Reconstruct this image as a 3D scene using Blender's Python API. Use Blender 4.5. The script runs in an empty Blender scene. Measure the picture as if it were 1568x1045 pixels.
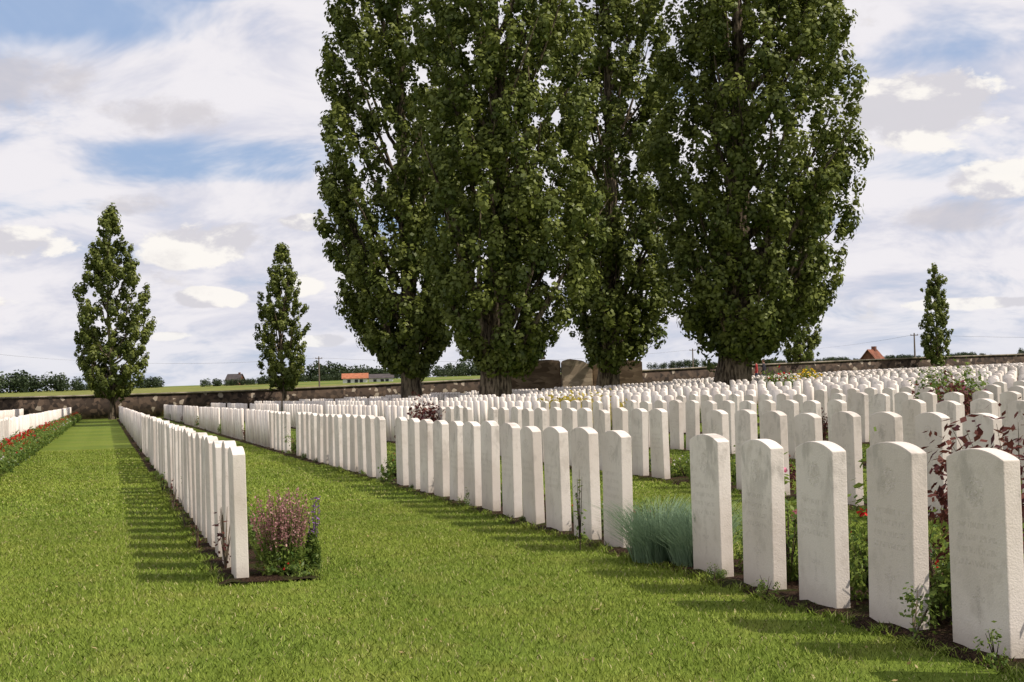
import bpy, bmesh, math, random
import numpy as np
from mathutils import Vector, Matrix
random.seed(7); RNG=np.random.default_rng(7)
scene=bpy.context.scene
TH=math.radians(15.97); CT,ST=math.cos(TH),math.sin(TH)
CAMZ=1.1
def LA(x,y): return CT*x+ST*y, -ST*x+CT*y
def XY(L,A): return CT*L-ST*A, ST*L+CT*A
def gh(x,y):
    x=np.asarray(x,float); y=np.asarray(y,float)
    L,A=LA(x,y)
    base=-0.0064*np.clip(A,-50,110)+1.35*(1-np.exp(-(np.maximum(L,0)/42)**2))
    r=np.hypot(x,y)
    s=np.clip((r-130)/370,0,1); s=s*s*(3-2*s)
    k=0.0016+0.0066*np.clip((np.arctan2(x,y)+0.36)/0.72,0,1)
    tgt=CAMZ+np.minimum(r,900)*k
    return base*(1-s)+tgt*s
def ghf(x,y): return float(gh(x,y))

# ------------------------------------------------------------ node helpers
class NT:
    def __init__(s,nt): s.nt=nt; s.n=nt.nodes; s.l=nt.links
    def node(s,t,**kw):
        nd=s.n.new(t)
        for k,v in kw.items(): setattr(nd,k,v)
        return nd
    def put(s,inp,v):
        if isinstance(v,bpy.types.NodeSocket): s.l.new(v,inp)
        else:
            if hasattr(inp.default_value,'__len__') and not hasattr(v,'__len__'): v=[v]*len(inp.default_value)
            if hasattr(inp.default_value,'__len__') and len(inp.default_value)==4 and len(v)==3: v=(*v,1)
            inp.default_value=v
    def math(s,op,a,b=0.0,c=0.0,clamp=False):
        nd=s.node('ShaderNodeMath',operation=op,use_clamp=clamp)
        for i,v in enumerate((a,b,c)): s.put(nd.inputs[i],v)
        return nd.outputs[0]
    def vmath(s,op,a,b=(0,0,0)):
        nd=s.node('ShaderNodeVectorMath',operation=op); s.put(nd.inputs[0],a); s.put(nd.inputs[1],b); return nd.outputs[0]
    def dot(s,a,b):
        nd=s.node('ShaderNodeVectorMath',operation='DOT_PRODUCT'); s.put(nd.inputs[0],a); s.put(nd.inputs[1],b); return nd.outputs['Value']
    def noise(s,vec,scale,detail=4,rough=.55,dist=0):
        nd=s.node('ShaderNodeTexNoise'); s.put(nd.inputs['Vector'],vec); nd.inputs['Scale'].default_value=scale
        nd.inputs['Detail'].default_value=detail; nd.inputs['Roughness'].default_value=rough; nd.inputs['Distortion'].default_value=dist
        return nd.outputs[0]
    def ramp(s,v,a,b,lo=0.,hi=1.):
        nd=s.node('ShaderNodeMapRange',interpolation_type='SMOOTHSTEP'); s.put(nd.inputs[0],v)
        for i,q in zip((1,2,3,4),(a,b,lo,hi)): nd.inputs[i].default_value=q
        return nd.outputs[0]
    def mix(s,f,a,b,blend='MIX'):
        nd=s.node('ShaderNodeMix',data_type='RGBA',blend_type=blend); s.put(nd.inputs[0],f); s.put(nd.inputs[6],a); s.put(nd.inputs[7],b); return nd.outputs[2]
    def bump(s,h,strength,dist):
        nd=s.node('ShaderNodeBump'); s.put(nd.inputs['Height'],h); nd.inputs['Strength'].default_value=strength; nd.inputs['Distance'].default_value=dist
        return nd.outputs[0]
def newmat(name,rough=.85,spec=.2):
    m=bpy.data.materials.new(name); m.use_nodes=True
    t=NT(m.node_tree); b=t.n['Principled BSDF']; b.inputs['Roughness'].default_value=rough; b.inputs['Specular IOR Level'].default_value=spec
    return m,t,b
def pos(t): return t.node('ShaderNodeNewGeometry').outputs['Position']
def attr(t,name='rnd'):
    nd=t.node('ShaderNodeAttribute'); nd.attribute_name=name; return nd.outputs['Fac']

def simple(name,col,var=.25,scale=6,rough=.85,bumpd=0.0):
    m,t,b=newmat(name,rough); p=pos(t); n=t.noise(p,scale,4)
    c=t.mix(t.ramp(n,.3,.7),[x*(1-var) for x in col],[min(1,x*(1+var)) for x in col]); t.put(b.inputs['Base Color'],c)
    if bumpd: t.put(b.inputs['Normal'],t.bump(n,.6,bumpd))
    return m

def leafmat(name,c1,c2,trans=.3,scale=.6,tcol=None):
    m=bpy.data.materials.new(name); m.use_nodes=True; t=NT(m.node_tree); t.n.remove(t.n['Principled BSDF'])
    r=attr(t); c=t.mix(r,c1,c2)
    df=t.node('ShaderNodeBsdfDiffuse'); t.put(df.inputs[0],c)
    gl=t.node('ShaderNodeBsdfGlossy'); gl.inputs['Roughness'].default_value=.45; gl.inputs[0].default_value=(.5,.5,.5,1)
    m1=t.node('ShaderNodeMixShader'); m1.inputs[0].default_value=.035; t.l.new(df.outputs[0],m1.inputs[1]); t.l.new(gl.outputs[0],m1.inputs[2])
    tr=t.node('ShaderNodeBsdfTranslucent'); t.put(tr.inputs[0],t.mix(.5,c,tcol or [min(1,x*1.6) for x in c2]))
    mx=t.node('ShaderNodeMixShader'); mx.inputs[0].default_value=trans
    t.l.new(m1.outputs[0],mx.inputs[1]); t.l.new(tr.outputs[0],mx.inputs[2])
    t.l.new(mx.outputs[0],t.n['Material Output'].inputs[0]); return m

def lawncolor(t,p,k=1.0,n3on=True):
    n1=t.noise(p,.35,2)
    K=lambda c:[x*k for x in c]
    c=t.mix(t.ramp(n1,.35,.65),K((.108,.156,.022)),K((.150,.190,.028)))
    n2=t.noise(p,2.2,2); c=t.mix(t.math('MULTIPLY',t.ramp(n2,.48,.72),.36),c,K((.225,.21,.055)))
    # mower passes run along the rows
    lat=t.math('ADD',t.dot(p,(CT,ST,0)),t.math('MULTIPLY',n1,.25)); st=t.math('SINE',t.math('MULTIPLY',lat,2*math.pi/.88))
    c=t.mix(t.ramp(st,-.35,.35,0,.16),c,K((.20,.245,.045)))
    if n3on:
        n3=t.noise(p,20,3,.75); c=t.mix(t.math('MULTIPLY',t.ramp(n3,.38,.66),.5),c,K((.07,.10,.016)))
    return c
m_lawn,t,b=newmat('lawn',.95,.05); p=pos(t); t.put(b.inputs['Base Color'],lawncolor(t,p,.92))
m_blade,t,b=newmat('grass_blades',.6,.12); p=pos(t); r=attr(t)
c=lawncolor(t,p,1.55,False); c=t.mix(.42,c,t.mix(r,(.11,.165,.018),(.33,.38,.075)))
c=t.mix(t.ramp(r,.93,.96),c,(.48,.42,.22)); t.put(b.inputs['Base Color'],c)
# field
m_field,t,b=newmat('field',.95,.05); p=pos(t)
sp=t.vmath('MULTIPLY',p,(.004,.012,0)); n=t.noise(sp,1,2)
c=t.mix(t.ramp(n,.42,.5),(.11,.16,.03),(.19,.19,.055)); c=t.mix(t.math('MULTIPLY',t.ramp(t.noise(p,.5,4),.4,.7),.6),c,(.05,.08,.02)); t.put(b.inputs['Base Color'],c)
# soil
m_soil,t,b=newmat('soil',.95,.05); p=pos(t); n=t.noise(p,70,5,.7); nb=t.noise(p,5,3)
c=t.mix(t.ramp(n,.38,.72),(.022,.013,.008),(.125,.078,.052)); c=t.mix(t.math('MULTIPLY',t.ramp(nb,.50,.62),.5),c,(.05,.075,.015))
t.put(b.inputs['Base Color'],c); t.put(b.inputs['Normal'],t.bump(n,1,.05))
# headstone
def stone_mat(name,inscr):
    m,t,b=newmat(name,.85,.12); p=pos(t)
    n1=t.noise(p,1.3,1); n2=t.noise(p,9,4,.65)
    c=t.mix(t.ramp(n1,.35,.65),(.63,.560,.505),(.74,.680,.625))
    c=t.mix(t.math('MULTIPLY',t.ramp(n2,.50,.72),.45),c,(.45,.395,.34))
    h=t.math('MULTIPLY',n2,.5)
    if inscr:
        n3=t.noise(p,120,2)
        c=t.mix(t.math('MULTIPLY',t.ramp(n3,.60,.75),.35),c,(.36,.32,.27))
        h=t.math('ADD',h,t.math('MULTIPLY',n3,.4))
        o=t.node('ShaderNodeTexCoord').outputs['Object']; sx=t.node('ShaderNodeSeparateXYZ'); t.l.new(o,sx.inputs[0])
        X,Y,Z=sx.outputs
        rnd=t.node('ShaderNodeObjectInfo').outputs['Random']
        d=t.ramp(t.math('ADD',Z,t.math('MULTIPLY',n2,.14)),.07,.22,.6,0)
        c=t.mix(d,c,(.34,.29,.215))
        pv_=t.vmath('ADD',t.vmath('MULTIPLY',p,(1,1,.6)),(3,8,1)); big=t.ramp(t.noise(pv_,5,4,.65),.52,.66)
        top=t.math('MULTIPLY',big,t.math('ADD',t.ramp(Z,.35,.8,0,.45),.2)); c=t.mix(top,c,(.35,.32,.285))
        ay=t.math('ABSOLUTE',Y)
        lines=t.math('SINE',t.math('MULTIPLY',Z,2*math.pi/.05))
        band=t.math('MULTIPLY',t.math('GREATER_THAN',lines,.1),t.math('MULTIPLY',t.math('GREATER_THAN',Z,.335),t.math('LESS_THAN',Z,.53)))
        cell=t.noise(t.vmath('MULTIPLY',o,(0,75,25)),1,1)
        let=t.math('MULTIPLY',t.math('MULTIPLY',band,t.ramp(cell,.47,.52)),t.math('LESS_THAN',ay,.13))
        rr=t.math('SQRT',t.math('ADD',t.math('POWER',Y,2),t.math('POWER',t.math('SUBTRACT',Z,.645),2)))
        badge=t.math('MULTIPLY',t.math('LESS_THAN',rr,.062),t.ramp(t.noise(t.vmath('MULTIPLY',o,(0,40,40)),1,2),.45,.52))
        cr=t.math('MAXIMUM',t.math('MULTIPLY',t.math('LESS_THAN',ay,.012),t.math('LESS_THAN',t.math('ABSOLUTE',t.math('SUBTRACT',Z,.20)),.075)),
            t.math('MULTIPLY',t.math('LESS_THAN',t.math('ABSOLUTE',t.math('SUBTRACT',Z,.225)),.012),t.math('LESS_THAN',ay,.045)))
        eng=t.math('MAXIMUM',t.math('MAXIMUM',let,badge),t.math('MULTIPLY',cr,t.ramp(n3,.42,.55)))
        face=t.math('GREATER_THAN',t.math('ABSOLUTE',X),.0375); eng=t.math('MULTIPLY',eng,face)
        c=t.mix(t.math('MULTIPLY',eng,.20),c,(.36,.32,.28))
        h=t.math('SUBTRACT',h,t.math('MULTIPLY',eng,.45))
        c=t.mix(t.math('MULTIPLY',rnd,.28),c,(.53,.48,.44))
    t.put(b.inputs['Base Color'],c); t.put(b.inputs['Normal'],t.bump(h,.55,.007)); return m
m_stone=stone_mat('headstone_limestone',True); m_stonef=stone_mat('headstone_limestone_far',False)
# flint wall
m_flint,t,b=newmat('flint_masonry',.8,.2); p=pos(t); v=t.node('ShaderNodeTexVoronoi'); t.l.new(p,v.inputs['Vector']); v.inputs['Scale'].default_value=4.2
sep=t.node('ShaderNodeSeparateColor'); t.l.new(v.outputs['Color'],sep.inputs[0])
c=t.mix(sep.outputs[0],(.020,.014,.011),(.095,.065,.046)); c=t.mix(t.math('GREATER_THAN',sep.outputs[1],.955),c,(.28,.235,.185)); t.put(b.inputs['Base Color'],c)
m_coping=simple('coping_stone',(.26,.22,.18),.5,1.2,.85)
def bunkmat(name,a,c2):
    m,t,b=newmat(name,.85,.1); p=pos(t)
    br=t.node('ShaderNodeTexVoronoi'); t.l.new(t.vmath('MULTIPLY',p,(2,2,5)),br.inputs['Vector']); br.inputs['Scale'].default_value=1
    sep=t.node('ShaderNodeSeparateColor'); t.l.new(br.outputs['Color'],sep.inputs[0])
    c=t.mix(sep.outputs[0],a,c2); c=t.mix(t.math('MULTIPLY',t.ramp(t.noise(p,1.2,4),.4,.7),.5),c,a); t.put(b.inputs['Base Color'],c); return m
m_bunk=bunkmat('bunker_masonry',(.085,.058,.038),(.22,.16,.11)); m_bunk2=bunkmat('bunker_masonry_lit',(.26,.20,.145),(.52,.42,.31))  # second mix is paler: side block's sunlit look is put into its colour
# bark
m_bark,t,b=newmat('poplar_bark',.95,.05); p=pos(t); n=t.noise(t.vmath('MULTIPLY',p,(5,5,1.0)),1.6,5,.6)
t.put(b.inputs['Base Color'],t.mix(t.ramp(n,.38,.62),(.035,.027,.020),(.20,.16,.115))); t.put(b.inputs['Normal'],t.bump(n,1,.12))
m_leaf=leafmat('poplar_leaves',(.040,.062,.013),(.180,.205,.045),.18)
m_leafd=leafmat('distant_leaves',(.022,.036,.018),(.05,.07,.028),.1)
m_green=leafmat('green_leaves',(.045,.09,.018),(.17,.225,.045),.3)
m_purple=leafmat('purple_leaves',(.045,.012,.018),(.14,.05,.035),.2)
m_yel=leafmat('yellow_leaves',(.22,.20,.03),(.42,.33,.05),.3)
m_blue=leafmat('fescue_blades',(.09,.15,.085),(.25,.34,.22),.25)
m_redf=leafmat('red_petals',(.36,.008,.012),(.58,.03,.03),.2)
m_pinkf=leafmat('pink_petals',(.55,.10,.22),(.75,.30,.42),.2)
m_mauve=leafmat('sage_flowers',(.22,.085,.10),(.50,.29,.27),.2)
m_violet=leafmat('violet_flowers',(.16,.06,.24),(.34,.18,.42),.2)
m_yf=leafmat('yellow_petals',(.75,.45,.02),(.8,.6,.05),.2)
m_wf=leafmat('white_petals',(.7,.65,.6),(.8,.8,.75),.2)
m_dry=leafmat('dry_leaves',(.16,.10,.04),(.42,.33,.16),.2)

# ------------------------------------------------------------ mesh helpers
def mesh_np(name,V,F,mats,mi=None,rnd=None,smooth=False):
    V=np.asarray(V,np.float32); F=np.asarray(F,np.int32); k=F.shape[1]
    me=bpy.data.meshes.new(name); me.vertices.add(len(V)); me.vertices.foreach_set('co',V.ravel())
    me.loops.add(F.size); me.loops.foreach_set('vertex_index',F.ravel())
    me.polygons.add(len(F)); me.polygons.foreach_set('loop_start',np.arange(0,F.size,k,dtype=np.int32))
    try: me.polygons.foreach_set('loop_total',np.full(len(F),k,np.int32))
    except Exception: pass
    for m in mats: me.materials.append(m)
    if mi is not None: me.polygons.foreach_set('material_index',np.asarray(mi,np.int32))
    me.update(calc_edges=True)
    if rnd is not None:
        a=me.attributes.new('rnd','FLOAT','FACE'); a.data.foreach_set('value',np.asarray(rnd,np.float32))
    if smooth: me.polygons.foreach_set('use_smooth',np.ones(len(F),bool))
    return me
def obj(name,me,loc=(0,0,0),parent=None,rotz=0,scale=(1,1,1)):
    o=bpy.data.objects.new(name,me); scene.collection.objects.link(o); o.location=loc; o.rotation_euler=(0,0,rotz); o.scale=scale
    if parent: o.parent=parent
    return o
def empty(name,loc=(0,0,0)):
    o=bpy.data.objects.new(name,None); scene.collection.objects.link(o); o.location=loc; o.empty_display_size=.2; return o
def norm(a): return a/np.maximum(np.linalg.norm(a,axis=1,keepdims=True),1e-9)
def leafquads(C,N,S,asp=.7,rng=RNG):
    n=len(C); N=norm(N); T=norm(np.cross(N,rng.normal(size=(n,3)))); B=np.cross(N,T); S=np.asarray(S).reshape(-1,1)
    V=np.stack([C+T*S,C+B*S*asp,C-T*S,C-B*S*asp],1).reshape(-1,3)
    return V,np.arange(4*n).reshape(-1,4)
class Acc:
    def __init__(s): s.V=[];s.F=[];s.M=[];s.R=[];s.o=0
    def add(s,V,F,m=0,r=None):
        s.V.append(V); s.F.append(np.asarray(F)+s.o); s.o+=len(V); s.M.append(np.full(len(F),m)); s.R.append(RNG.random(len(F)) if r is None else r)
    def tube(s,P,R,k=6,m=0):
        P=np.asarray(P,float); n=len(P); a=np.linspace(0,2*np.pi,k,endpoint=False)
        T=np.gradient(P,axis=0); T=norm(T); ref=np.array([.31,.95,.05]); X=norm(np.cross(T,ref)); Y=np.cross(T,X)
        V=(P[:,None]+np.asarray(R)[:,None,None]*(np.cos(a)[None,:,None]*X[:,None]+np.sin(a)[None,:,None]*Y[:,None])).reshape(-1,3)
        F=[[i*k+j,i*k+(j+1)%k,(i+1)*k+(j+1)%k,(i+1)*k+j] for i in range(n-1) for j in range(k)]
        s.add(V,F,m)
    def mesh(s,name,mats): return mesh_np(name,np.concatenate(s.V),np.concatenate(s.F),mats,np.concatenate(s.M),np.concatenate(s.R))

# ------------------------------------------------------------ ground
def axis(lo,hi,step,far):
    a=list(np.arange(lo,hi+.01,step)); s=step; x=hi
    while x<far: s*=1.25; x+=s; a.append(x)
    s=step;x=lo
    while x>-far: s*=1.25; x-=s; a.insert(0,x)
    return np.array(a)
aL=axis(-20,80,1.,3500); aA=axis(-5,97,1.,3500)
GL,GA=np.meshgrid(aL,aA); X,Y=XY(GL,GA); Z=gh(X,Y)
V=np.stack([X,Y,Z],-1).reshape(-1,3); nl=len(aL); na=len(aA)
I=(np.arange(na-1)[:,None]*nl+np.arange(nl-1)[None]).ravel(); F=np.stack([I,I+1,I+nl+1,I+nl],1)
cL=((GL[:-1,:-1]+GL[1:,1:])/2).ravel(); cA=((GA[:-1,:-1]+GA[1:,1:])/2).ravel()
mi=np.where((cA<97)&(cL>-70)&(cL<140),0,1)
obj('ground',mesh_np('ground',V,F,[m_lawn,m_field],mi,smooth=True))

# ------------------------------------------------------------ rows
rowsL=[-7.4,-4.7,-2.0,.76,3.32,6.08]+[6.08+2.72*i for i in range(1,25)]
trees_big=[(-5.05,72,'a'),(-.8,61,'b'),(5.3,82,'c'),(10.3,68,'d')]
BUNK=(3.6,88)
def visible(x,y,m=.47): return y>2.5 and -m*y-2<x<m*y+2
def blocked(x,y):
    for tx,ty,_ in trees_big:
        if (x-tx)**2+(y-ty)**2<2.0**2: return True
    return abs(x-BUNK[0])<6 and abs(y-BUNK[1])<4
def row_positions(L):
    A=[];gaps=[]
    if abs(L-.76)<.01: segs=[(8.80,15),(19.4,12),(28.2,14),(38.5,16),(50,18),(63,20),(77.5,14)]
    elif abs(L-3.32)<.01: segs=[(3.59,7),(9.10,12),(17.7,13),(27.3,13),(36.9,10),(44.6,14),(55,16),(67,16),(79,12)]
    elif abs(L-6.08)<.01: segs=[(5.0,14),(15.2,12),(24.2,12),(33.2,12),(42,14),(53,16),(65,16),(77,16)]
    else:
        rr=random.Random(int(L*100)); a=3+rr.random()*6; segs=[]
        while a<86:
            n=rr.choice([9,11,12,13]); n=min(n,int((89-a)/.66)); segs.append((a,n)); a+=n*.66+.7+rr.choice([0,0,.4])
    for a,n in segs:
        A+= [a+.66*i for i in range(n)]; gaps.append(a+n*.66+.02)
    return [a for a in A if a<89.5],gaps
def stone_mesh(name,detail,mat,h=.81,seed=0):
    w,tk=.19,.038; rise=.04; nseg=14 if detail else 5
    R=(w*w+rise*rise)/(2*rise); a0=math.asin(w/R)
    prof=[(-w,-.12),(w,-.12)]+[(R*math.sin(a0-2*a0*i/nseg),h-R+R*math.cos(a0-2*a0*i/nseg)) for i in range(nseg+1)]
    bm=bmesh.new(); lo=[bm.verts.new((-tk,y,z)) for y,z in prof]; hi=[bm.verts.new((tk,y,z)) for y,z in prof]; n=len(prof)
    bm.faces.new(lo[::-1]); bm.faces.new(hi)
    for i in range(n): bm.faces.new((lo[i],lo[(i+1)%n],hi[(i+1)%n],hi[i]))
    bmesh.ops.recalc_face_normals(bm,faces=bm.faces)
    if detail:
        bmesh.ops.bevel(bm,geom=[e for e in bm.edges if e.calc_face_angle(0)>.9],offset=.005,segments=2,affect='EDGES',profile=.6)
    me=bpy.data.meshes.new(name); bm.to_mesh(me); bm.free(); me.materials.append(mat); return me
stone_hi=[stone_mesh('headstone',True,m_stone,.81+d) for d in (-.006,0,.006)]
pl=stone_mesh('tmp',False,m_stonef); pv=np.array([v.co[:] for v in pl.vertices])
pl.calc_loop_triangles(); ptri=np.array([t_.vertices[:] for t_ in pl.loop_triangles]); bpy.data.meshes.remove(pl)
allgaps=[]
for L in rowsL:
    As,gaps=row_positions(L); Vs=[];Fs=[];o=0
    for g in gaps: allgaps.append((L,g))
    for a in As:
        x,y=XY(L,a)
        if not visible(x,y) or blocked(x,y): continue
        z=ghf(x,y); j=random.uniform
        if y<30:
            ob=obj('headstone',random.choice(stone_hi),(x+j(-.006,.006),y,z+j(-.014,.010)),None,TH+j(-.03,.03)); ob.rotation_euler[0]=j(-.01,.01); ob.rotation_euler[1]=j(-.016,.016)
        else:
            an=TH+j(-.03,.03); c,s=math.cos(an),math.sin(an); q=pv.copy(); q[:,2]+=j(-.015,.01); q[:,0]+=q[:,2]*j(-.015,.015)
            W=np.stack([x+c*q[:,0]-s*q[:,1],y+s*q[:,0]+c*q[:,1],z+q[:,2]],1); Vs.append(W); Fs.append(ptri+o); o+=len(W)
    if Vs: obj('headstone_row',mesh_np('headstone_row',np.concatenate(Vs),np.concatenate(Fs),[m_stonef]))
    a0={.76:8.5}.get(L,3.0); aa=np.arange(a0,90.01,.11); n=len(aa)
    def wob(k): 
        q=RNG.random(n); return (q+np.roll(q,1))*.5*k
    ea=L-.115-wob(.07); eb=L+.40+wob(.10); cols=[]
    for f in (0,.12,.35,.65,.88,1):
        l_=ea+(eb-ea)*f; x0,y0=XY(l_,aa); cols.append(np.stack([x0,y0,gh(x0,y0)+.004+(0 if f in(0,1) else .022*RNG.random(n)+.006)],1))
    V=np.concatenate(cols); i=np.arange(n-1); F=np.concatenate([np.stack([q*n+i,(q+1)*n+i,(q+1)*n+i+1,q*n+i+1],1) for q in range(5)])
    obj('soil_bed',mesh_np('soil_bed',V,F,[m_soil]))

# ------------------------------------------------------------ lawn blades
def blade_patch(name,size,n,h,w,seed):
    r=np.random.default_rng(seed); x=r.random(n)*size; y=r.random(n)*size
    hh=h*(.5+.7*r.random(n)); ang=r.random(n)*6.283; lean=hh*(.3+1.2*r.random(n)); la=r.random(n)*6.283
    dx,dy=np.cos(ang)*w/2,np.sin(ang)*w/2; lx,ly=np.cos(la)*lean,np.sin(la)*lean
    z0=np.full(n,-.004)
    V=np.stack([np.stack([x-dx,y-dy,z0],1),np.stack([x+dx,y+dy,z0],1),np.stack([x+lx*.45+dx*.8,y+ly*.45+dy*.8,hh*.65],1),np.stack([x+lx,y+ly,hh],1),np.stack([x+lx*.45-dx*.8,y+ly*.45-dy*.8,hh*.65],1)],1)
    V=V.reshape(-1,3); F=np.arange(5*n).reshape(-1,5)
    return mesh_np(name,V,F,[m_blade],rnd=r.random(n))
pn=[blade_patch('grass_patch',.5,1300,.018,.0032,s) for s in range(4)]
pf=[blade_patch('grass_patch_coarse',1.0,1300,.020,.008,s) for s in range(10,13)]
lawn=empty('lawn_grass')
def tile(L0,L1,A0,A1,near):
    sz=.5 if near else 1.0
    nL=max(1,round((L1-L0)/sz)); wl=(L1-L0)/nL; nA=max(1,round((A1-A0)/sz)); wa=(A1-A0)/nA
    for i in range(nL):
        for j in range(nA):
            L=L0+i*wl;A=A0+j*wa; x,y=XY(L+wl/2,A+wa/2)
            if not visible(x,y,.40): continue
            fx=random.choice([0,1]); fy=random.choice([0,1])
            x,y=XY(L+(wl if fx else 0),A+(wa if fy else 0))
            obj('grass_tile',random.choice(pn if near else pf),(x,y,ghf(x,y)+.001),lawn,TH,((-1 if fx else 1)*wl/sz,(-1 if fy else 1)*wa/sz,1))
ints=[(rowsL[k]+.42,rowsL[k+1]-.14) for k in range(len(rowsL)-1)]
for (a,b_) in ints:
    if a<12: tile(a,b_,3,14,True)
    if a<22: tile(a,b_,14,34,False)
tile(.62,1.18,3,8.5,True)
tf=[blade_patch('edge_tuft',.12,60,.05,.004,s) for s in (31,32,33)]
for L in rowsL[2:7]:
    for side in (-.18,.40):
        a=3.2 if L!=.76 else 8.6
        while a<22:
            x,y=XY(L+side+random.uniform(-.02,.02),a)
            if visible(x,y,.38): obj('grass_tile',random.choice(tf),(x,y,ghf(x,y)),lawn,random.random()*.4+TH,(1,1,random.uniform(.5,1.1)))
            a+=random.uniform(.08,.30)
# stray dry leaves on the lawn
n=420; yy=4.5+RNG.random(n)**1.4*16; xx=(RNG.random(n)-.5)*.8*yy; C=np.stack([xx,yy,gh(xx,yy)+.018],1)
V,F=leafquads(C,RNG.normal(size=(n,3))*.35+np.array([0,0,1]),.006+.010*RNG.random(n),.55)
obj('fallen_leaves',mesh_np('fallen_leaves',V,F,[m_dry],rnd=RNG.random(n)))

# ------------------------------------------------------------ plants
def bush(name,r,h,n,ls,mleaf,mfl=None,nf=0,fs=.02,stems=14,hi=.65):
    A=Acc()
    for i in range(stems):
        az=random.random()*6.283; rr=r*random.uniform(.3,.95); hh=h*random.uniform(.6,1)
        P=[(math.cos(az)*rr*s**1.2*1.0,math.sin(az)*rr*s**1.2,hh*s) for s in (0,.35,.7,1)]; A.tube(P,[.005,.004,.003,.0015],4,0)
    nc=max(6,int(n/28)); az=RNG.random(nc)*6.283; q=RNG.random(nc)**.5*r; cz=h*(.15+.8*RNG.random(nc))*(1-.35*(q/r)**2)
    cc=np.stack([np.cos(az)*q,np.sin(az)*q,cz],1)
    k=RNG.integers(0,nc,n); P=cc[k]+RNG.normal(size=(n,3))*np.array([r,r,h*.8])*.17; P[:,2]=np.clip(P[:,2],.01,None)
    N=norm(P-np.array([0,0,h*.3]))+RNG.normal(size=(n,3))*.7+np.array([0,0,.4])
    V,F=leafquads(P,N,ls*(.6+.8*RNG.random(n)),.55); A.add(V,F,1)
    if nf:
        az=RNG.random(nf)*6.283; q=RNG.random(nf)**.6*r; C=np.stack([np.cos(az)*q,np.sin(az)*q,h*(hi+.45*RNG.random(nf))*(1-.4*(q/r)**2)],1)
        C=np.repeat(C,9,0)+RNG.normal(size=(nf*9,3))*fs*.45; V,F=leafquads(C,RNG.normal(size=(len(C),3))+np.array([0,0,.7]),np.full(len(C),fs*.8),.8); A.add(V,F,2)
    return A.mesh(name,[m_bark,mleaf]+([mfl] if mfl else []))
def sage(name,r,h,n,mf=None):
    A=Acc()
    for i in range(n):
        az=random.random()*6.283; rr=r*random.random()**.5; hh=h*random.uniform(.65,1.05); lx=random.uniform(.9,1.25)
        p0=np.array([math.cos(az)*rr*.5,math.sin(az)*rr*.5,0]); p1=np.array([math.cos(az)*rr*lx,math.sin(az)*rr*lx,hh])
        P=[p0+(p1-p0)*s+np.array([0,0,.03*math.sin(s*3)]) for s in (0,.35,.7,1)]; A.tube(P,[.003,.0025,.002,.001],4,0)
        m=34; s=.45+.55*RNG.random(m); C=p0+(p1-p0)*s[:,None]+RNG.normal(size=(m,3))*.0055
        V,F=leafquads(C,RNG.normal(size=(m,3)),.005+.005*RNG.random(m),.7); A.add(V,F,2)
    m=1100; az=RNG.random(m)*6.283; q=RNG.random(m)**.5*r; P=np.stack([np.cos(az)*q,np.sin(az)*q,h*.55*RNG.random(m)**.8*(1.1-.6*(q/r)**2)],1)
    V,F=leafquads(P,RNG.normal(size=(m,3))+np.array([0,0,.9]),.009+.014*RNG.random(m),.35); A.add(V,F,1)
    return A.mesh(name,[m_green,m_green,mf or m_mauve])
def tussock(name,r,h,n,mat):
    A=Acc(); az=RNG.random(n)*6.283; q=RNG.random(n)**.7*r*.55; hh=h*(.55+.55*RNG.random(n)); out=r*(.1+1.1*RNG.random(n))
    b0=np.stack([np.cos(az)*q,np.sin(az)*q,np.zeros(n)],1); az2=az+RNG.normal(size=n)*.5; d=np.stack([np.cos(az2),np.sin(az2),np.zeros(n)],1); sd=np.stack([-np.sin(az2+.8),np.cos(az2+.8),np.zeros(n)],1)*.0026
    up=np.array([0,0,1.]); pts=[]
    for s in (0,.4,.75,1): pts.append(b0+d*(out*s**1.9)[:,None]+up*(hh*(s-.22*s**3))[:,None])
    for a in range(3):
        w0=1-.25*a; w1=1-.25*(a+1) if a<2 else .15
        V=np.stack([pts[a]-sd*w0,pts[a]+sd*w0,pts[a+1]+sd*w1,pts[a+1]-sd*w1],1).reshape(-1,3); A.add(V,np.arange(4*n).reshape(-1,4),0)
    return A.mesh(name,[mat])
K={
 'rose_bush':[bush('rose_bush',.2,.42,620,.022,m_green,m_redf,4,.016),bush('rose_bush',.22,.5,620,.024,m_green,m_redf,2,.018)],
 'flowering_plant':[bush('flowering_plant',.22,.3,700,.02,m_green,m_pinkf,10,.012),bush('flowering_plant',.2,.26,600,.02,m_green,m_redf,6,.013),bush('flowering_plant',.2,.3,600,.02,m_green,m_wf,7,.011)],
 'green_shrub':[bush('green_shrub',.22,.34,800,.022,m_green),bush('green_shrub',.18,.26,600,.02,m_green)],
 'yellow_flower_clump':[bush('yellow_flower_clump',.22,.38,500,.018,m_green,m_yf,20,.012)],
 'purple_leaf_shrub':[bush('purple_leaf_shrub',.2,.45,600,.022,m_purple)],
 'iris_clump':[tussock('iris_clump',.22,.4,260,m_green)],
 'sage_plant':[sage('sage_plant',.16,.42,32)],
}
def put(kind,L,A,s=1,sz=None,me=None):
    x,y=XY(L,A)
    if not visible(x,y,.42) or blocked(x,y): return
    if abs(L-3.4)<.5 and 7.75<A<9.0: return
    obj(kind,me or random.choice(K[kind]),(x,y,ghf(x,y)+.012),None,random.random()*6.28,(s,s,sz or s))
kinds=['rose_bush']*3+['flowering_plant']*4+['green_shrub']*10+['purple_leaf_shrub']+['iris_clump']*2+['sage_plant']*2
lbed=[bush('flowering_plant',.26,.42,900,.024,m_green,m_redf,16,.024),bush('flowering_plant',.24,.36,800,.024,m_green,m_pinkf,16,.02),bush('flowering_plant',.24,.4,800,.024,m_green,m_wf,8,.018)]
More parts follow.
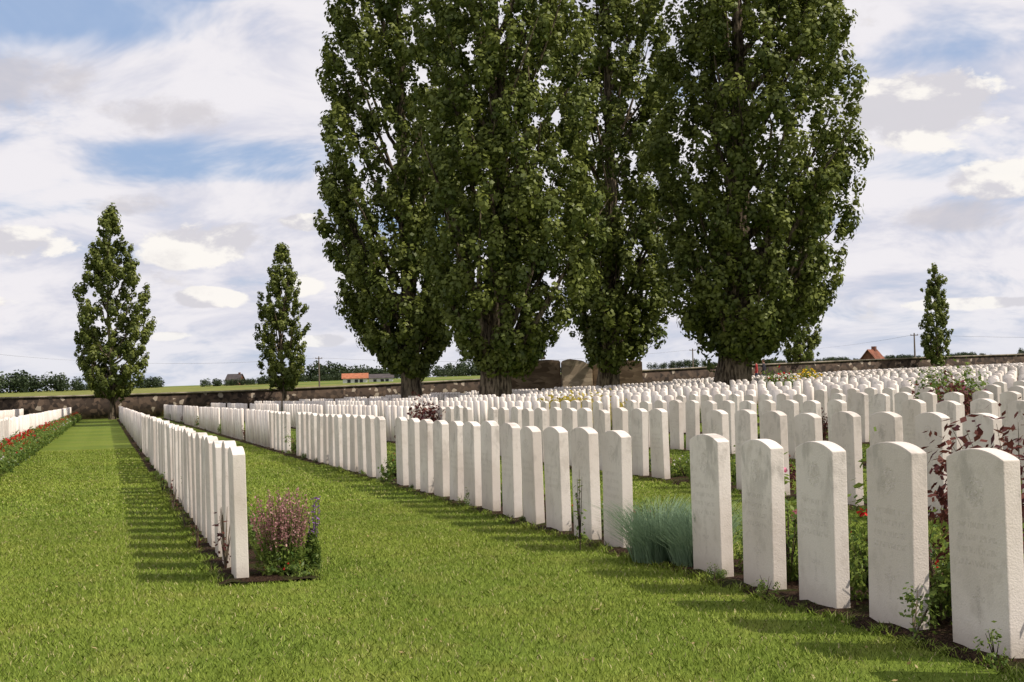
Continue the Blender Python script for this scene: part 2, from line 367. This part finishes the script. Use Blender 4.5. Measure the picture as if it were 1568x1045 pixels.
for L in rowsL:
    if L<.5 and L>-3:
        a=18
        while a<89: put('flowering_plant',L+.27,a,random.uniform(.8,1.15),None,random.choice(lbed)); a+=random.uniform(.3,.5)
        continue
    a=3.3 if L>1 else 9.5; lim=89 if L<12 else 80
    while a<lim:
        s=random.uniform(.5,.95)
        put(random.choice(kinds),L+random.uniform(.2,.32),a,s)
        if random.random()<.30: put(random.choice(['green_shrub','flowering_plant']),L-.06,a+.33,s*.33)
        a+=random.uniform(.42,.95) if (L<9 and a<30) else random.uniform(1.0,3.0)
for L,g in allgaps:
    if L<1: continue
    put(random.choice(['green_shrub','rose_bush','iris_clump','purple_leaf_shrub','yellow_flower_clump','green_shrub']),L+.08,g,random.uniform(.9,1.25))
def at(kind,me,x,y,s=1):
    obj(kind,me,(x,y,ghf(x,y)+.012),None,random.random()*6,(s,s,s))
at('sage_plant',sage('sage_plant_near',.165,.50,120),-1.44,8.75)
at('sage_plant',sage('violet_sage',.05,.46,5,m_violet),-1.27,8.85)
at('green_shrub',bush('low_shrub',.14,.09,260,.013,m_green,m_redf,5,.007,5),-1.40,8.66)
at('twig_shrub',bush('twig_shrub',.07,.42,50,.018,m_purple,stems=10),-1.83,8.95)
for k,(a,s) in enumerate([(10.6,.6),(12.3,.5),(14.5,.8),(17.2,.7)]):
    x,y=XY(.62,a); at('twig_shrub',bush('twig_shrub_b',.06,.36,60,.016,m_green if k%2 else m_purple,stems=7),x,y,s)
at('blue_fescue_clump',tussock('blue_fescue_clump',.31,.46,1300,m_blue),.88,8.85)
at('blue_fescue_clump',tussock('blue_fescue_clump_b',.27,.44,1000,m_blue),1.08,8.58)
at('purple_leaf_shrub',bush('purple_leaf_shrub_big',.46,.88,1500,.028,m_purple,None,stems=30),2.56,7.25)
at('purple_leaf_shrub',bush('purple_leaf_shrub_mid',.18,.72,400,.028,m_purple,None,stems=16),2.1,6.4)
at('rose_bush',bush('tall_rose',.13,.74,420,.02,m_green,m_redf,5,.024,10,.6),1.77,6.98)
at('rose_bush',bush('tall_rose_b',.12,.60,380,.02,m_green,m_pinkf,5,.018,10,.6),1.45,7.65)
at('rose_bush',bush('tall_rose_c',.15,.55,420,.02,m_green,m_redf,3,.018,10,.5),2.30,5.95)
for (x,y,s) in [(1.86,6.75,.9),(1.66,7.55,.85),(2.02,6.1,1.0),(2.33,5.75,1.0),(1.42,8.2,.7),(1.88,6.35,.75),(2.14,5.55,.8)]:
    at('rose_bush',bush('rose_bush_near',.2,.46,950,.019,m_green,m_redf,2,.015),x,y,s)
at('climbing_sprig',bush('climbing_sprig',.05,.55,70,.016,m_green,None,stems=5),.42,9.55)
for (l,a,s) in [(3.19,6.60,.55),(3.20,5.25,.9),(3.18,4.66,.6),(3.19,7.25,.4),(3.18,12.9,.7)]:
    x,y=XY(l,a); at('green_shrub',bush('spill_plant',.10,.24,170,.014,m_green,None,stems=4),x,y,s)
ye=bush('yellow_shrub',.9,.75,2600,.05,m_yel,stems=20); at('yellow_shrub',ye,1.15,34); at('yellow_shrub',ye,1.9,36)
pu=bush('purple_leaf_shrub_far',.45,.9,1300,.04,m_purple); at('purple_leaf_shrub',pu,-1.7,27); at('green_shrub',bush('tall_shrub',.5,1.1,1800,.04,m_green,m_redf,6,.03),8.6,29); at('purple_leaf_shrub',pu,6.9,22.5); at('green_shrub',bush('tall_shrub2',.45,1.1,1800,.04,m_green,m_pinkf,5,.03),7.6,24.2)
at('green_shrub',bush('tall_shrub3',.6,1.2,1800,.05,m_green,m_redf,16,.04),9.7,52); at('yellow_flower_clump',bush('orange_flowers',.7,1.1,1400,.05,m_green,m_yf,60,.05),12.4,60)

# ------------------------------------------------------------ trees
def interp(t,pts):
    return np.interp(t,[p[0] for p in pts],[p[1] for p in pts])
BIG=[(0,.24),(.03,.48),(.07,.70),(.12,.84),(.20,.95),(.30,1.0),(.5,1.0),(.65,.93),(.8,.72),(.9,.45),(1,.06)]
SML=[(0,.36),(.08,.8),(.22,1.0),(.42,.97),(.62,.80),(.80,.52),(.93,.24),(1,.04)]
def poplar(x,y,H,cb,R,tr,nlimb,per,nshell,nleaf,lsize,csize,prof,seed,lean=0,inner=.5):
    g=np.random.default_rng(seed); z0=ghf(x,y); root=empty('poplar_tree',(x,y,z0)); A=Acc()
    hs=np.array([-.3,0,.25,.7,1.5,3,6,10,16,H*.9]); hs=hs[hs<=H*.9+.01]; k=16
    rad=tr*np.interp(hs/H,[-.02,0,.012,.03,.07,.3,.9],[1.55,1.45,1.22,1.05,.95,.6,.06])
    a=np.linspace(0,2*np.pi,k,endpoint=False); butt=1+.13*np.sin(5*a+seed)+.07*np.sin(9*a+2)
    off_=lambda h: lean*(1-np.exp(-np.maximum(h,0)/4.5))
    cx=.5*off_(hs)+.10*np.sin(hs*.5+seed); cy=.1*np.cos(hs*.45)
    cx-=cx[1];cy-=cy[1]
    V=np.stack([cx[:,None]+rad[:,None]*np.cos(a)*(butt),cy[:,None]+rad[:,None]*np.sin(a)*butt,np.repeat(hs[:,None],k,1)],-1).reshape(-1,3)
    F=[[i*k+j,i*k+(j+1)%k,(i+1)*k+(j+1)%k,(i+1)*k+j] for i in range(len(hs)-1) for j in range(k)]
    A.add(V,F)
    ph=g.random(8)*6.28
    def env(az,t):
        lob=.90+.08*np.sin(3*az+ph[0]+3*t)+.08*np.sin(5*az+ph[1]-7*t)+.05*np.sin(2*az+11*t+ph[2])+.05*np.sin(23*t+ph[3]+az*2)+.04*np.sin(41*t+ph[4]-az)
        return R*interp(t,prof)*lob
    CC=[]
    for i in range(nlimb):
        h0=cb*.7+(H-cb)*.78*g.random()**1.35; az=g.random()*6.283; rise=(.12+.16*g.random())*H
        h1=min(h0+rise,H*.99); t1=np.clip((h1-cb)/(H-cb),0,1); re=float(env(az,t1))*(.6+.44*g.random())
        s=np.linspace(0,1,6); tw=az+.25*np.sin(s*3+i)*s; bx=np.interp(h0,hs,cx); by=np.interp(h0,hs,cy)
        ox=(off_(h1)-bx)*s
        px=bx+ox+np.cos(tw)*re*s**.85; py=by+np.sin(tw)*re*s**.85; pz=h0+(h1-h0)*s**1.25
        r0=tr*.26*(1-h0/H)+.025; A.tube(np.stack([px,py,pz],1),r0*(1-s)**.9+.012,5)
        ss=.2+.8*g.random(per)**.8; jit=g.normal(size=(per,3))*csize*np.array([.9,.9,.7])
        CC.append(np.stack([np.interp(ss,s,px),np.interp(ss,s,py),np.interp(ss,s,pz)],1)+jit)
    az=g.random(nshell)*6.283; t=g.random(nshell)**1.25; e=env(az,t)*(inner+(1-inner)*g.random(nshell)**.5)
    CC.append(np.stack([np.cos(az)*e+off_(cb+t*(H-cb)),np.sin(az)*e,cb+t*(H-cb)],1))
    C=np.concatenate(CC); nc=len(C); cs=csize*(.45+.85*g.random(nc)**1.3); shade=g.random(nc)
    cnt=np.maximum(12,(nleaf*(cs/csize)**1.8).astype(int)); idx=np.repeat(np.arange(nc),cnt); n=len(idx)
    d=norm(g.normal(size=(n,3))); rr=g.random(n)**.42; off=d*rr[:,None]*cs[idx][:,None]*np.array([.72,.72,1.1])
    outv=C.copy(); outv[:,0]-=off_(C[:,2]); outv[:,2]=0; outv=norm(outv); off+=outv[idx]*(off[:,2:3]*.25)
    P=C[idx]+off; N=d*1.3+g.normal(size=(n,3))*.38+outv[idx]*.35+np.array([0,0,.2])
    V,F=leafquads(P,N,lsize*(.6+.8*g.random(n)),.75,g)
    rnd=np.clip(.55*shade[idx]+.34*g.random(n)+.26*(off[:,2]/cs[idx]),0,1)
    obj('trunk_and_limbs',A.mesh('trunk_and_limbs',[m_bark]),parent=root)
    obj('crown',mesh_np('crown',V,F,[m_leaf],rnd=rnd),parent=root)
poplar(-5.05,72,30,2.2,4.15,.50,55,9,1000,72,.112,.56,BIG,11,-.75)
poplar(-.80,61,28,1.9,4.20,.62,65,10,1200,72,.100,.54,BIG,22,.95)
poplar(5.3,82,31,1.9,3.75,.55,50,9,800,64,.125,.60,BIG,33,1.5)
poplar(10.3,68,29,2.1,5.15,.72,75,9,1500,72,.108,.58,BIG,45,1.95)
poplar(-24.1,85.5,12.6,1.5,2.5,.17,30,6,380,74,.085,.36,SML,51,.1,.3)
poplar(-14.6,91,10.6,1.7,1.85,.15,26,6,260,60,.085,.32,SML,52,0,.3)
poplar(21.3,105,8.6,1.5,1.7,.14,24,6,150,60,.09,.33,SML,53,0,.3)
poplar(31.3,105,7.9,1.2,1.2,.13,22,6,140,60,.08,.28,SML,54,0,.3)
poplar(6.6,112,4.0,.8,.5,.08,10,5,30,50,.08,.22,SML,55)

# ------------------------------------------------------------ boundary wall
wall=empty('boundary_wall'); WA=94.0
def strip(name,L0,L1,A0,A1,zlo,zhi,mat,step=1.0,parent=None):
    Ls=np.arange(L0,L1+.01,step); n=len(Ls); P=[]
    for (a,zz) in ((A0,zlo),(A0,zhi),(A1,zhi),(A1,zlo)):
        x,y=XY(Ls,a); xb,yb=XY(Ls,WA); P.append(np.stack([x,y,gh(xb,yb)+zz],1))
    V=np.concatenate(P); i=np.arange(n-1); F=np.concatenate([np.stack([q*n+i,q*n+i+1,((q+1)%4)*n+i+1,((q+1)%4)*n+i],1) for q in range(4)])
    return obj(name,mesh_np(name,V,F,[mat]),parent=parent)
strip('masonry',-60,130,WA,WA+.45,-.3,1.45,m_flint,parent=wall)
for k in range(-60,130,2):
    strip('coping',k+.01,k+1.99,WA-.06,WA+.51,1.45,1.55,m_coping,step=.99,parent=wall)

# ------------------------------------------------------------ bunker
bunk=empty('stone_blockhouse',(BUNK[0],BUNK[1],ghf(*BUNK)))
def prism(name,pts,y0,y1,mat,parent,bev=.06):
    bm=bmesh.new(); a=[bm.verts.new((x,y0,z)) for x,z in pts]; c=[bm.verts.new((x+.1,y1,z)) for x,z in pts]; n=len(pts)
    bm.faces.new(a); bm.faces.new(c[::-1])
    for i in range(n): bm.faces.new((a[i],c[i],c[(i+1)%n],a[(i+1)%n]))
    bmesh.ops.recalc_face_normals(bm,faces=bm.faces); bmesh.ops.bevel(bm,geom=bm.edges[:],offset=bev,segments=2,affect='EDGES')
    me=bpy.data.meshes.new(name); bm.to_mesh(me); bm.free(); me.materials.append(mat); return obj(name,me,parent=parent)
prism('main_block',[(-4.1,-.3),(-.7,-.3),(-.7,2.35),(-1.5,2.42),(-4.1,2.3)],-1.5,2.5,m_bunk,bunk)
prism('side_block',[(-.65,-.3),(1.2,-.3),(1.2,1.9),(.6,2.3),(-.2,2.42),(-.65,2.3)],-2.3,2,m_bunk2,bunk)
prism('end_block',[(1.25,-.3),(4.3,-.3),(4.3,2.2),(3.2,2.3),(1.7,2.15),(1.25,1.9)],-1.2,2,m_bunk,bunk)
prism('capstone',[(-4.3,2.44),(-1.6,2.5),(-1.6,2.6),(-4.3,2.55)],-1.6,2.4,m_bunk2,bunk,.03)

# ------------------------------------------------------------ distant trees
def treeline(segs,seed):
    g=np.random.default_rng(seed); Ps=[];Ns=[];Ss=[]
    for (x0,y0,x1,y1,h,w) in segs:
        ln=math.hypot(x1-x0,y1-y0); nb=int(ln/(h*.13))+2
        for i in range(nb):
            s=(i+g.random())/nb; hx=h*(.62+.25*math.sin(s*ln/(h*1.9)+h)+.28*g.random()); x=x0+(x1-x0)*s+g.normal()*w*.2; y=y0+(y1-y0)*s+g.normal()*w; z=ghf(x,y)
            m=150; d=norm(g.normal(size=(m,3))); rr=g.random((m,1))**.35
            P=np.array([x,y,z+hx*.42])+d*rr*np.array([hx*.42,hx*.42,hx*.55]); Ps.append(P);Ns.append(d+g.normal(size=(m,3))*.5);Ss.append(hx*.065*(.6+.8*g.random(m)))
    P=np.concatenate(Ps);N=np.concatenate(Ns);S=np.concatenate(Ss)
    V,F=leafquads(P,N,S,.8,g); obj('distant_treeline',mesh_np('distant_treeline',V,F,[m_leafd],rnd=g.random(len(F))))
treeline([(-165,390,-122,400,6.4,4),(-124,400,-104,420,3.2,4),(-108,560,-60,580,3.0,4),(-86,395,-66,398,3.6,2),
 (-80,560,-10,580,8.6,6),(-75,500,-40,520,4,4),(-30,560,40,600,4.8,6),(50,520,68,520,4.5,3),(70,520,180,540,2.2,3),(47,165,50,166,1.5,.5),(50.5,166,54.5,167,1.8,.4),(185,520,225,520,5,3)],5)
# ------------------------------------------------------------ buildings
m_white=simple('white_render',(.62,.60,.56),.1,.5); m_brick=simple('red_brick',(.16,.07,.05),.25,2); m_tile=simple('roof_tiles',(.17,.065,.04),.3,1.5); m_tile2=simple('orange_roof_tiles',(.34,.13,.07),.2,1.5); m_dark=simple('dark_glass',(.03,.03,.035),.1,1,.3); m_slate=simple('dark_roof',(.07,.06,.06),.2,1); m_wire=simple('wire',(.12,.12,.12),.1,1)
def box(name,x0,x1,y0,y1,z0,z1,mat,parent):
    V=[(x,y,z) for x in (x0,x1) for y in (y0,y1) for z in (z0,z1)]
    F=[(0,1,3,2),(4,6,7,5),(0,4,5,1),(2,3,7,6),(0,2,6,4),(1,5,7,3)]
    me=bpy.data.meshes.new(name); me.from_pydata(V,[],F); me.materials.append(mat); return obj(name,me,parent=parent)
def house(name,x,y,w,d,hw,hr,mw,mr,rot=0,chim=True,sink=0):
    r=empty(name,(x,y,ghf(x,y)-sink)); r.rotation_euler[2]=rot
    me=bpy.data.meshes.new('walls'); V=[(-w/2,-d/2,-1),(w/2,-d/2,-1),(w/2,d/2,-1),(-w/2,d/2,-1),(-w/2,-d/2,hw),(w/2,-d/2,hw),(w/2,d/2,hw),(-w/2,d/2,hw),(-w/2,0,hw+hr),(w/2,0,hw+hr)]
    me.from_pydata(V,[],[(0,1,5,4),(2,3,7,6),(1,2,6,9,5),(3,0,4,8,7),(4,5,9,8),(6,7,8,9)]); me.materials.append(mw); obj('walls',me,parent=r)
    me=bpy.data.meshes.new('roof'); o=.3; e=.12; q=hr/(d/2)*o
    V=[(-w/2-o,-d/2-o,hw-q+e),(w/2+o,-d/2-o,hw-q+e),(w/2+o,0,hw+hr+e),(-w/2-o,0,hw+hr+e),(w/2+o,d/2+o,hw-q+e),(-w/2-o,d/2+o,hw-q+e)]
    V+= [(a,b_,c-.1) for a,b_,c in V]
    me.from_pydata(V,[],[(0,1,2,3),(3,2,4,5),(6,9,8,7),(9,11,10,8),(0,6,7,1),(5,4,10,11),(0,3,9,6),(3,5,11,9),(1,7,8,2),(2,8,10,4)]); me.materials.append(mr); obj('roof',me,parent=r)
    nw=max(2,int(w/3))
    for i in range(nw):
        cx=-w/2+w*(i+.5)/nw; box('window',cx-.4,cx+.4,-d/2-.03,-d/2+.05,hw*.45,hw*.85,m_dark,r)
    box('door',-.1,.7,-d/2-.05,-d/2+.04,-.1,min(2,hw*.85),m_dark,r)
    if chim: box('chimney',w/2-.9,w/2-.4,-.25,.25,hw+hr*.4,hw+hr+.5,m_brick,r)
    return r
house('brick_house',46.0,182,2.4,2.6,2.1,1.5,m_brick,m_tile,.9,True,.5)
house('white_farmhouse',-39.0,352,6,4,2.1,1.1,m_white,m_tile2,.1,False,1.0); house('long_barn',-33.0,356,6,4,1.9,.9,m_white,m_slate,.1,False,1.0)
house('farmhouse',-79,405,4,4,2.4,1.6,m_brick,m_slate,-.2,True,.9)
m_wood=simple('weathered_wood',(.14,.11,.09),.2,3)
def pole(x,y,h):
    r=empty('utility_pole',(x,y,ghf(x,y))); A=Acc(); A.tube([(0,0,-.5),(0,0,h/2),(0,0,h)],[.13,.11,.08],8); A.tube([(-.5,0,h-.3),(0,0,h-.3),(.5,0,h-.3)],[.04,.04,.04],6)
    for q in (-.42,0,.42): A.tube([(q,0,h-.29),(q,0,h-.2),(q,0,h-.12)],[.04,.05,.03],6)
    obj('post',A.mesh('post',[m_wood]),parent=r); return Vector((x,y,ghf(x,y)+h-.2))
p=[pole(-160,190,8),pole(-72,195,7.5),pole(-27.2,200,5.3),pole(28.5,225,4.6),pole(52.0,184,5.2),pole(110,180,5.2)]
A=Acc()
for a,b_ in zip(p[:-1],p[1:]):
    for q in (-.4,.4):
        A.tube([(a.x+(b_.x-a.x)*s+0,a.y+(b_.y-a.y)*s+q,a.z+(b_.z-a.z)*s-1.1*4*s*(1-s)) for s in np.linspace(0,1,12)],[.006]*12,4)
obj('overhead_wires',A.mesh('overhead_wires',[m_wire]))

# ------------------------------------------------------------ people
m_skin=simple('skin',(.45,.27,.20),.05,5); m_red=simple('red_jacket',(.35,.04,.04),.15,4); m_blk=simple('dark_jacket',(.03,.03,.04),.15,4); m_jean=simple('jeans',(.05,.06,.10),.15,4); m_hair=simple('hair',(.05,.03,.02),.2,9)
def person(x,y,top,facing,h=1.72):
    r=empty('person',(x,y,ghf(x,y))); r.rotation_euler[2]=facing; r.scale=(h/1.75,)*3
    J={'pel':(0,0,.95,.14),'sp':(0,0,1.18,.13),'ch':(0,.0,1.38,.15),'nk':(0,0,1.50,.06),'hd':(0,.02,1.58,.06),
       'sl':(.17,0,1.42,.065),'el':(.23,-.05,1.14,.045),'wl':(.22,.08,.92,.032),'sr':(-.17,0,1.42,.065),'er':(-.23,-.02,1.14,.045),'wr':(-.22,.14,.96,.032),
       'hl':(.09,0,.90,.09),'kl':(.1,.14,.50,.06),'al':(.1,.06,.08,.042),'fl':(.1,.22,.04,.04),'hr':(-.09,0,.90,.09),'kr':(-.1,.02,.50,.06),'ar':(-.1,-.22,.12,.042),'fr':(-.1,-.10,.04,.04)}
    E=[('pel','sp'),('sp','ch'),('ch','nk'),('nk','hd'),('ch','sl'),('sl','el'),('el','wl'),('ch','sr'),('sr','er'),('er','wr'),('pel','hl'),('hl','kl'),('kl','al'),('al','fl'),('pel','hr'),('hr','kr'),('kr','ar'),('ar','fr')]
    ks=list(J); me=bpy.data.meshes.new('body'); me.from_pydata([J[k][:3] for k in ks],[(ks.index(a),ks.index(b_)) for a,b_ in E],[])
    o=obj('body',me,parent=r); md=o.modifiers.new('s','SKIN')
    for i,k in enumerate(ks): me.skin_vertices[0].data[i].radius=(J[k][3],J[k][3]*(.75 if k in('ch','sp','pel') else 1))
    me.skin_vertices[0].data[0].use_root=True; o.modifiers.new('ss','SUBSURF').levels=1; o.modifiers['ss'].render_levels=1
    dg=bpy.context.evaluated_depsgraph_get(); m2=bpy.data.meshes.new_from_object(o.evaluated_get(dg)); o.modifiers.clear(); o.data=m2
    m2.materials.clear()
    for m in (top,m_jean,m_skin,m_hair): m2.materials.append(m)
    for p_ in m2.polygons:
        z=p_.center.z; p_.use_smooth=True
        p_.material_index=1 if z<.95 and abs(p_.center.x)<.19 else (2 if z>1.5 or z<.97 else 0)
        if z<.1: p_.material_index=3
    bm=bmesh.new(); bmesh.ops.create_icosphere(bm,subdivisions=3,radius=1,matrix=Matrix.Translation((0,.02,1.64))@Matrix.Diagonal((.078,.098,.118,1)))
    bmesh.ops.create_icosphere(bm,subdivisions=1,radius=.016,matrix=Matrix.Translation((0,.122,1.63)))
    for s in (-1,1): bmesh.ops.create_icosphere(bm,subdivisions=1,radius=.02,matrix=Matrix.Translation((s*.08,.01,1.64))@Matrix.Diagonal((.5,1,1.5,1)))
    mh=bpy.data.meshes.new('head'); bm.to_mesh(mh); bm.free(); mh.materials.append(m_skin); mh.materials.append(m_hair)
    for p_ in mh.polygons: p_.use_smooth=True; p_.material_index=1 if (p_.center.z>1.69 or (p_.center.y<0.0 and p_.center.z>1.58)) else 0
    obj('head',mh,parent=r)
    for w in ('wl','wr'):
        A=Acc(); wx,wy,wz,_=J[w]
        A.tube([(wx,wy,wz+.02),(wx,wy+.01,wz-.04),(wx,wy+.015,wz-.09)],[.028,.036,.03],8)
        for f in range(4): fx=-.024+.016*f; A.tube([(wx,wy+.015+fx,wz-.08),(wx,wy+.03+fx,wz-.13),(wx,wy+.025+fx,wz-.155-.008*(f in(1,2)))],[.009,.008,.006],6)
        A.tube([(wx,wy+.035,wz-.04),(wx,wy+.06,wz-.08),(wx,wy+.06,wz-.10)],[.011,.009,.007],6); obj('hand',A.mesh('hand',[m_skin]),parent=r)
person(15.4,90,m_red,1.4,1.76); person(15.95,90.5,m_blk,1.2,1.8)

# ------------------------------------------------------------ light & sky
el=math.radians(50); sx,sy=.955,-.297; sd=Vector((sx*math.cos(el),sy*math.cos(el),math.sin(el)))
sun=bpy.data.lights.new('sun','SUN'); sun.energy=5.0; sun.angle=math.radians(.55); sun.color=(1,.91,.79)
so=bpy.data.objects.new('sun',sun); scene.collection.objects.link(so); so.rotation_euler=sd.to_track_quat('Z','Y').to_euler(); so.location=(30,-10,40)
w=bpy.data.worlds.new('World'); scene.world=w; w.use_nodes=True; t=NT(w.node_tree); bg=t.n['Background']; bg.inputs[1].default_value=.10
sky=t.node('ShaderNodeTexSky',sky_type='NISHITA'); sky.sun_disc=False; sky.sun_elevation=el; sky.sun_rotation=math.atan2(sx,sy)
d=t.node('ShaderNodeTexCoord').outputs['Generated']; sp=t.node('ShaderNodeSeparateXYZ'); t.l.new(d,sp.inputs[0]); dz=t.math('MAXIMUM',sp.outputs[2],0)
den=t.math('ADD',dz,.25); cb=t.node('ShaderNodeCombineXYZ'); t.l.new(t.math('DIVIDE',sp.outputs[0],den),cb.inputs[0]); t.l.new(t.math('DIVIDE',sp.outputs[1],den),cb.inputs[1])
pr=cb.outputs[0]
AZ=t.math('ARCTAN2',sp.outputs[0],sp.outputs[1]); EL=sp.outputs[2]
def ell(px,py,wx,wy):  # soft ellipse around a fixed compass bearing / elevation
    u=(px-784)/2180; v=(584-.026*(px-784)-py)/2180
    a=t.math('MULTIPLY_ADD',AZ,2180/wx,-u*2180/wx); b_=t.math('MULTIPLY_ADD',EL,2180/wy,-v*2180/wy)
    return t.math('MULTIPLY_ADD',a,a,t.math('MULTIPLY',b_,b_))
def blobs(es):
    r=None
    for e in es:
        v=ell(*e); r=v if r is None else t.math('MINIMUM',r,v)
    return t.math('SUBTRACT',1,r,0,True)
veil=t.noise(t.vmath('MULTIPLY',pr,(1.5,1.9,1)),1.0,3,.55,.4); veil2=t.noise(t.vmath('ADD',pr,(7,3,2)),3.4,5,.62,.4)
vsum=t.math('ADD',t.math('MULTIPLY',veil,.5),t.math('MULTIPLY',veil2,.5))
vsum=t.math('SUBTRACT',vsum,t.math('MULTIPLY',blobs([(50,55,330,110),(250,5,200,40)]),.20)); vsum=t.math('SUBTRACT',vsum,t.math('MULTIPLY',blobs([(360,255,260,45),(1450,260,220,40),(60,330,200,30)]),.09))
vf=t.ramp(vsum,.31,.50,.22,.98)
blue=t.mix(.65,sky.outputs[0],(2.3,4.2,7.6))
vcol=t.mix(t.ramp(veil2,.38,.60),(6.9,6.9,7.8),(8.9,8.6,8.9))
col=t.mix(vf,blue,vcol)
q=t.vmath('MULTIPLY',d,(1,1,1.8)); c1=t.noise(q,14,6,.62,.15); c2=t.noise(t.vmath('ADD',q,(.012,0,.022)),14,3,.5,.15)
pf_=blobs([(60,385,120,40),(330,378,130,46),(475,435,60,30),(330,460,70,22),(270,516,60,13),(495,522,50,16),(15,470,70,18),(1385,195,190,80),(1540,290,140,40),(1480,470,140,14),(480,345,60,20)])
msk=t.ramp(t.math('ADD',t.math('MULTIPLY',pf_,.40),c1),.66,.76,0,.96)
lit=t.ramp(t.math('SUBTRACT',c2,c1),-.06,.05)
ccol=t.mix(lit,(9.9,9.5,9.0),(6.9,6.7,7.1)); col=t.mix(msk,col,ccol)
pg=blobs([(55,165,170,70),(245,200,150,40),(1440,345,190,32),(215,325,90,22)])
gm=t.ramp(t.math('ADD',t.math('MULTIPLY',pg,.26),c1),.60,.80,0,.65); col=t.mix(gm,col,(6.1,5.8,6.1))
haze=t.ramp(dz,0,.06,.45,0); col=t.mix(haze,col,(6.9,7.3,8.2))
t.l.new(col,bg.inputs[0])

# ------------------------------------------------------------ camera
cd=bpy.data.cameras.new('camera'); cd.sensor_width=36; cd.lens=50.05; cd.clip_end=8000; cd.clip_start=.1
co=bpy.data.objects.new('camera',cd); scene.collection.objects.link(co); scene.camera=co
M=Matrix.Translation((0,0,CAMZ))@Matrix.Rotation(math.radians(90+1.62),4,'X')@Matrix.Rotation(math.radians(-1.5),4,'Z'); co.matrix_world=M
scene.view_settings.view_transform='Standard'; scene.view_settings.look='None'; scene.view_settings.exposure=0
